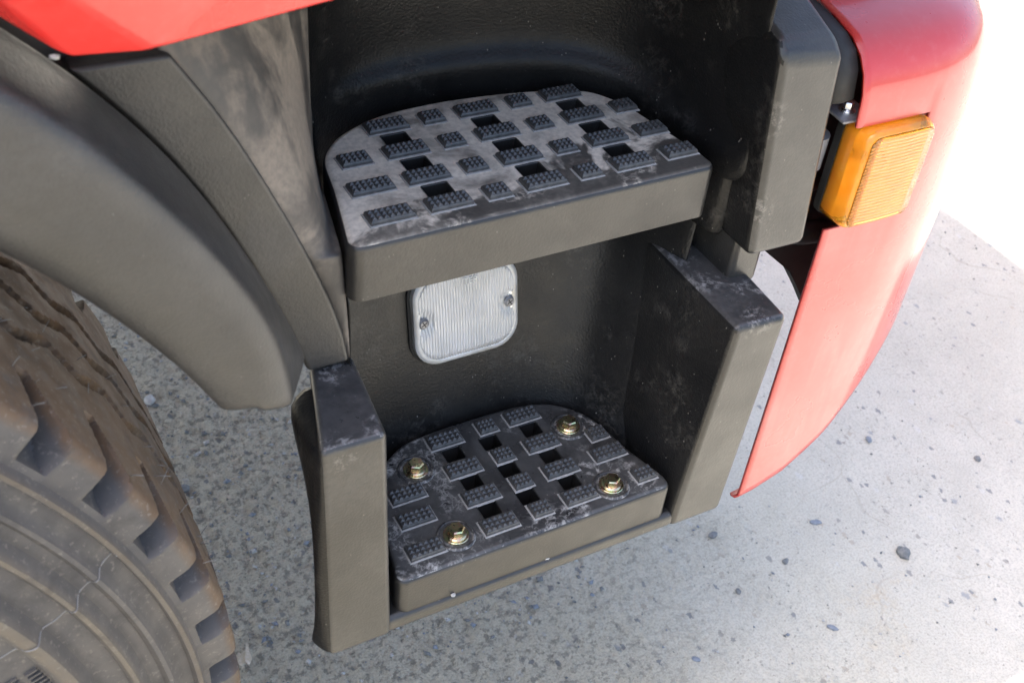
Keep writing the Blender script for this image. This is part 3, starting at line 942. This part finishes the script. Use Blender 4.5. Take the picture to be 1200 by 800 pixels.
# ribbed face of the lens
v, f = [], []
NR = 26 * 4
for j in range(NR + 1):
    z = -.0422 + .0844 * j / NR
    for i in range(9):
        x = -.0332 + .0664 * i / 8
        e = max(0, abs(z) - .0350) / .0072
        x *= (1 - .16 * e * e)
        v.append((x, -.0140 - .0012 * (1 - (x / .034) ** 2) + .0007 * abs(math.sin(math.pi * 26 * j / NR)), z))
for j in range(NR):
    for i in range(8): f.append((j * 9 + i, j * 9 + i + 1, (j + 1) * 9 + i + 1, (j + 1) * 9 + i))
face = mesh('lens_face', v, f, 'amber', sig)
solid(face, .0018, -1)
v, f = [], []
for k, (w, h, r, y) in enumerate([(.0345, .0435, .008, .014), (.0345, .0435, .008, .002), (.026, .034, .012, .010), (.012, .016, .010, .013)]):
    P = sring(w, h, r, y); n = len(P); v += P
    if k:
        for i in range(n): f.append(((k - 1) * n + i, (k - 1) * n + (i + 1) % n, k * n + (i + 1) % n, k * n + i))
f.append(tuple(3 * n + i for i in range(n)))
mesh('reflector', v, f, 'amber_inner', sig)
v, f = [], []
for k, (r, y) in enumerate([(.0045, .012), (.0055, .006), (.0085, .002), (.0095, -.002), (.0075, -.0065), (.002, -.009)]):
    for q in range(16): v.append((r * math.cos(q * math.pi / 8) - .006, y, r * math.sin(q * math.pi / 8) + .006))
    if k:
        for q in range(16): f.append(((k - 1) * 16 + q, (k - 1) * 16 + (q + 1) % 16, k * 16 + (q + 1) % 16, k * 16 + q))
mesh('bulb', v, f, 'amber_inner', sig)
v, f = [], []
for k, (w, h, r, y) in enumerate([(.0385, .0475, .010, .0155), (.0385, .0475, .010, .022), (.030, .036, .010, .030)]):
    P = sring(w, h, r, y); n = len(P); v += P
    if k:
        for i in range(n): f.append(((k - 1) * n + i, (k - 1) * n + (i + 1) % n, k * n + (i + 1) % n, k * n + i))
f.append(tuple(range(n))); f.append(tuple(2 * n + i for i in range(n)))
mesh('housing', v, f, 'black', sig, sharp=40)
# bracket holding the lamp, with its bright bolt, and the grey connector behind
br = bpy.data.objects.new('lamp_bracket', None); COL.objects.link(br); br.parent = truck
box8('plate', [(.3215, -.026, .8255), (.350, -.028, .8265), (.350, .012, .8305), (.3195, .012, .8300), (.3215, -.026, .8280), (.350, -.028, .8290), (.350, .012, .8330), (.3195, .012, .8325)], 'bracket', br, .0008, 2)
box8('plate', [(.3200, -.004, .785), (.3225, -.004, .785), (.3225, .012, .785), (.3200, .012, .785), (.3200, -.004, .8310), (.3225, -.004, .8310), (.3225, .012, .8310), (.3200, .012, .8310)], 'bracket', br, .0008, 2)
bb = link('bolt', bm_.copy(), br, (.3345, -.0135, .8292)); bb.scale = (.62, .62, .8); bb.data.materials.clear(); bb.data.materials.append(MAT['steel'])
cv_, cf_ = tube([(.329, .004, .800), (.330, .005, .785), (.331, .006, .768)], .0105, 16)
mesh('connector', cv_, cf_, 'connector', truck, sharp=50)
cv_, cf_ = tube([(.331, .006, .768), (.336, .010, .75), (.35, .018, .735), (.37, .024, .73)], .006, 12)
mesh('cable', cv_, cf_, 'black', truck, sharp=50)

# ---- front wheel
wheel = bpy.data.objects.new('wheel', None); COL.objects.link(wheel); wheel.parent = truck; wheel.location = (WC.x, 0, WC.z)
YC = .035                                    # middle of the tread
# sidewall profile (y, r) from bead to the ridge under the lugs
side = [(-.060, .262), (-.088, .276), (-.104, .300), (-.1175, .335), (-.1222, .365), (-.1228, .385), (-.1222, .3985), (-.1275, .4035), (-.1292, .4075), (-.1285, .4112), (-.1205, .4140), (-.1175, .4165), (-.1165, .424),
        (-.1158, .4325), (-.1205, .4362), (-.1208, .4392), (-.1135, .4418), (-.1100, .4445), (-.1088, .4520), (-.1122, .4556), (-.1118, .4584), (-.1058, .4606), (-.1030, .4640), (-.1015, .4712), (-.1062, .4738), (-.1064, .4770), (-.0990, .4792)]
sh = [(-.0985, .484), (-.0980, .489), (-.0972, .494), (-.0962, .499), (-.0948, .5030), (-.0925, .5055), (-.0895, .5068)]
tread_y = list(np.arange(-.0860, YC + .0001, .0028))
pr_out = side + sh + [(y, .5072 + .0018 * (1 - ((y - YC) / .125) ** 2)) for y in tread_y]
mir = [(2 * YC - y, r) for y, r in pr_out[::-1][1:]]
mir = [q for k, q in enumerate(mir) if k < len(tread_y) + len(sh) or k % 3 == 0] + [(2 * YC - side[0][0], side[0][1])]
full = pr_out + mir
NL = 56
ths = np.concatenate([np.arange(-14, 62, .16), np.arange(62, 346, .8)])
P_ = np.array(full); yy = P_[:, 0]; r0 = P_[:, 1]
TH, Y2 = np.meshgrid(ths, yy, indexing='ij'); R0 = np.tile(r0, (len(ths), 1))
pitch = 360 / NL
def sst(a, b, x):
    t_ = np.clip((x - a) / (b - a), 0, 1); return t_ * t_ * (3 - 2 * t_)
def shoulder(yedge, TH):                     # scooped slots between the shoulder lugs (yedge: distance in from the shoulder)
    ph = ((TH + 1.6 - yedge * 42) % pitch) - pitch / 2
    wdt = 1.45 - yedge * 19
    return sst(1.08, .78, np.abs(ph) / np.maximum(wdt, .05)) * sst(.052, .046, yedge)
d_in = np.minimum(Y2 + .1, 2 * YC + .1 - Y2)
slot = shoulder(np.maximum(d_in, 0), TH)
scoop = sst(0., .045, np.maximum(d_in, 0))
Rr = R0 - slot * np.maximum(R0 - .4835, 0) * (1 - .45 * scoop)
Yp = Y2 + np.sign(YC - Y2) * slot * .006 * sst(.482, .490, R0)
tri = lambda x: np.abs(((x / pitch) % 1) * 2 - 1) * 2 - 1
def zig(yc, amp, w, ph):
    d = np.abs(Y2 - (yc + amp * tri(TH + ph)))
    return sst(w, w * .45, d)
on_t = sst(.5060, .5070, R0)
g = np.maximum.reduce([zig(YC - .040, .0065, .0052, 0), zig(YC, .0065, .0052, 3.2), zig(YC + .040, .0065, .0052, 0)])
ph2 = ((TH + 2.2 + (Y2 - YC) * 60) % pitch) - pitch / 2
g2 = sst(.55, .25, np.abs(ph2)) * sst(.010, .014, np.abs(Y2 - YC + .021)) * 0
Rr = Rr - on_t * g * .0125
rng = np.random.default_rng(3)
wob = np.interp(TH, np.linspace(-14, 346, 140), rng.normal(0, .0007, 140))
Rr = Rr + wob * on_t
th_ = np.radians(TH)
X_ = Rr * np.cos(th_); Z_ = Rr * np.sin(th_)
nT, nP = X_.shape
tv = np.stack([X_, Yp, Z_], -1).reshape(-1, 3)
ii, jj = np.meshgrid(np.arange(nT), np.arange(nP - 1), indexing='ij')
i2 = (ii + 1) % nT
tf = np.stack([ii * nP + jj, ii * nP + jj + 1, i2 * nP + jj + 1, i2 * nP + jj], -1).reshape(-1, 4)
tme = bpy.data.meshes.new('tyre')
tme.from_pydata(tv.tolist(), [], tf.tolist())
tme.materials.append(MAT['rubber'])
bm = bmesh.new(); bm.from_mesh(tme); bmesh.ops.recalc_face_normals(bm, faces=bm.faces); bm.to_mesh(tme); bm.free()
tme.polygons.foreach_set('use_smooth', [True] * len(tme.polygons))
tme.set_sharp_from_angle(angle=math.radians(38))
tyre = link('tyre', tme, wheel)
# mould seam: a thin raised line crossing the sidewall
sp = []
for k, (y, r) in enumerate(side[4:25]):
    a = math.radians(interp(r, [.36, .39, .405, .423, .448, .476], [22.8, 22.3, 22.2, 21.8, 22.4, 23.0]))
    sp.append((r * math.cos(a), y - .0001, r * math.sin(a)))
sv, sf = tube(catmull(sp, 4), .00055, 8)
mesh('mould_seam', sv, sf, 'seam', wheel)
# moulded size lettering
lv, lf = [], []
for row in range(2):
    for k in range(12):
        a = math.radians(18.6 - k * .62 + row * .25); r = .3935 - row * .0125
        if row == 1 and k in (3, 7): continue
        for (da, dr) in ((-.10, -.0040), (.06, -.0040), (.14, .0040), (-.02, .0040)):
            aa = a + math.radians(da); rr_ = r + dr
            lv.append((rr_ * math.cos(aa), -.1246, rr_ * math.sin(aa)))
        s = len(lv) - 4
        for q in range(4): lv.append((lv[s + q][0], -.1215, lv[s + q][2]))
        lf += [(s, s + 1, s + 2, s + 3)] + [(s + q, s + (q + 1) % 4, s + 4 + (q + 1) % 4, s + 4 + q) for q in range(4)]
o = mesh('sidewall_marking', lv, lf, 'rubber', wheel, False)
# vent hairs left by the mould
hv, hf = [], []
for k in range(46):
    a = math.radians(random.uniform(-2, 44)); y = random.choice([-.085, -.05, -.02, .01, .03]) + random.uniform(-.004, .004)
    r = .507; L_ = random.uniform(.005, .014)
    p0 = Vector((r * math.cos(a), y, r * math.sin(a)))
    d = (Vector((math.cos(a), 0, math.sin(a))) + Vector((random.uniform(-.7, .7), random.uniform(-.7, .7), random.uniform(-.7, .7)))).normalized()
    a_, b_ = tube([p0, p0 + d * L_ * .5, p0 + d * L_ + Vector((0, 0, -.001))], .00028, 4)
    s = len(hv); hv += a_; hf += [tuple(i + s for i in q) for q in b_]
o = mesh('vent_hairs', hv, hf, 'seam', wheel); o['kind'] = 'stuff'
rimp = [(-.062, .264), (-.070, .258), (-.066, .250), (-.030, .242), (.02, .236), (.04, .20), (.055, .15), (.03, .12), (.0, .115), (-.01, .08), (-.01, .0)]
v, f = [], []
for y, r in rimp:
    for k in range(48): v.append((r * math.cos(k * math.pi / 24), y, r * math.sin(k * math.pi / 24)))
for i in range(len(rimp) - 1):
    for k in range(48): f.append((i * 48 + k, i * 48 + (k + 1) % 48, (i + 1) * 48 + (k + 1) % 48, (i + 1) * 48 + k))
mesh('rim', v, f, 'rim', wheel, sharp=40)

# ------------------------------------------------------------------ loose things on the ground
def rock(name, loc, size, mat, seed, flat=.7, sub=2):
    bm = bmesh.new()
    bmesh.ops.create_icosphere(bm, subdivisions=sub, radius=1)
    for q in bm.verts:
        d = 1 + .32 * noise.noise(q.co * 1.3 + Vector((seed * 7.1, 0, 0))) + .10 * noise.noise(q.co * 3.5 + Vector((0, seed * 3.3, 0)))
        q.co = q.co * d
        q.co.x *= size[0] / 2; q.co.y *= size[1] / 2; q.co.z *= size[2] / 2
    me = bpy.data.meshes.new(name); bm.to_mesh(me); bm.free()
    me.polygons.foreach_set('use_smooth', [True] * len(me.polygons))
    me.materials.append(MAT[mat])
    o = link(name, me, None, (loc[0], loc[1], size[2] * .16))
    o.rotation_euler.z = seed * 1.7
    return o
STONES = [((.7811, .0315), (.027, .023, .018), 'stone_dark', 'round dark grey pebble lying alone on the concrete below the red bumper'),
          ((.5437, .1729), (.020, .013, .009), 'stone_dark', 'small dark flat pebble just below the tip of the red bumper'),
          ((.5176, .0763), (.010, .009, .007), 'stone_dark', 'tiny dark pebble second from the right step post along the ground'),
          ((.6113, .0906), (.013, .010, .007), 'stone_dark', 'small irregular dark stone midway between bumper tip and round pebble'),
          ((.5997, -.0256), (.021, .009, .006), 'stone_blue', 'thin blue grey stone sliver lying near the bottom of the view'),
          ((1.0272, .1264), (.016, .013, .010), 'stone_dark', 'dark pebble at the far right beside a sandy crumble patch'),
          ((.4004, .0119), (.015, .010, .006), 'stone_blue', 'flat blue grey chip near the lower edge under the step'),
          ((.8926, .2309), (.016, .012, .008), 'stone_blue', 'blue grey stone right of the red bumper about midway up'),
          ((.6988, .1304), (.022, .011, .006), 'stone_blue', 'long bluish stone chip pressed into the concrete near the bumper tip'),
          ((-.1043, .7458), (.026, .020, .014), 'stone_pale', 'pale stone on the rough ground between tyre and fender'),
          ((-.1084, .5534), (.022, .018, .013), 'stone_dark', 'dark stone on the rough ground close to the tyre tread')]
for k, (p, s, mt, lab) in enumerate(STONES):
    o = rock('pebble', p, tuple(.85 * q for q in s), mt, k + 1)
    o['label'] = lab; o['category'] = 'pebble'; o['group'] = 'pebbles on the yard'
# splintered wood chip by the tyre
rnd = random.Random(5)
cvv, cff = [], []
for q in range(4):                                     # a few torn strips lying over each other
    L_, W_, a = rnd.uniform(.016, .030), rnd.uniform(.003, .006), 1.25 + rnd.uniform(-.45, .45)
    ca, sa = math.cos(a), math.sin(a); s0 = len(cvv)
    for k in range(6):
        u = (k / 5 - .5) * L_; w = W_ * (.35 + rnd.random() * .65) * (1 if 0 < k < 5 else .35)
        for sg in (-1, 1):
            px_, py_ = u * ca - sg * w * sa + (q - 1.5) * .003, u * sa + sg * w * ca
            zz = .002 + q * .0022 + .004 * (k / 5) * (q % 2) + rnd.uniform(-.0005, .0005)
            cvv.append((px_, py_, zz)); cvv.append((px_, py_, zz + .0016))
    for k in range(5):
        i0 = s0 + k * 4; i1 = i0 + 4
        cff += [(i0, i0 + 2, i1 + 2, i1), (i0 + 1, i1 + 1, i1 + 3, i0 + 3), (i0, i1, i1 + 1, i0 + 1), (i0 + 2, i0 + 3, i1 + 3, i1 + 2)]
    cff += [(s0, s0 + 1, s0 + 3, s0 + 2), (s0 + 20, s0 + 22, s0 + 23, s0 + 21)]
chip_o = mesh('wood_chip', cvv, cff, 'wood', None, False, (-.121, .248, .002))
chip_o['label'] = 'pale splintered wood chip on the ground touching the tyre'; chip_o['category'] = 'wood chip'
# loose grit
def grit(name, n, reg, smin, smax, mats):
    v, f, mi = [], [], []
    base = [(1, 0, 0), (-1, 0, 0), (0, 1, 0), (0, -1, 0), (0, 0, 1), (0, 0, -1)]
    fa = [(0, 2, 4), (2, 1, 4), (1, 3, 4), (3, 0, 4), (2, 0, 5), (1, 2, 5), (3, 1, 5), (0, 3, 5)]
    for k in range(n):
        x, y = reg()
        s = smin * (smax / smin) ** (random.random() ** 2.2) / 2
        a = random.random() * 6.28; ca, sa = math.cos(a), math.sin(a)
        sx, sy, sz = s * random.uniform(.7, 1.4), s * random.uniform(.6, 1.1), s * random.uniform(.4, .8)
        b0 = len(v)
        for (p, q, r) in base:
            p, q, r = p * sx * random.uniform(.75, 1.2), q * sy * random.uniform(.75, 1.2), r * sz
            p += random.uniform(-.3, .3) * sx; q += random.uniform(-.3, .3) * sy
            v.append((x + p * ca - q * sa, y + p * sa + q * ca, sz * .35 + r))
        f += [tuple(i + b0 for i in t_) for t_ in fa]
        mi += [random.choices(range(len(mats)), [3, 2, 2][:len(mats)])[0]] * 8
    o = mesh(name, v, f, mats, None, True, None, mi)
    o['kind'] = 'stuff'; o['label'] = 'loose grit scattered over the concrete yard'; o['category'] = 'grit'
    return o
grit('grit', 5200, lambda: (random.uniform(-.4, 1.5), random.uniform(-.35, 1.5)), .0010, .0055, ['stone_dark', 'stone_blue', 'stone_pale'])
g2_ = grit('grit', 5200, lambda: (random.uniform(-.45, .35), random.uniform(.15, 1.5)), .0018, .011, ['stone_dark', 'stone_pale', 'stone_blue'])
g2_['label'] = 'coarser loose grit on the rough ground beside the tyre'
# dried flecks on the plastic
for k, (p, s_, mt) in enumerate([((-.2545, -.0470, .9880), (.006, .004, .003), 'stone_pale'), ((-.0170, -.0675, .4615), (.006, .005, .002), 'stone_pale'), ((.0750, -.0655, .4605), (.008, .004, .002), 'stone_pale'),
                                 ((-.2610, -.0740, .9560), (.003, .003, .002), 'stone_pale')]):
    o = rock('dried_fleck', (p[0], p[1]), s_, mt, k + 31, sub=1)
    o.location = p; o.parent = truck
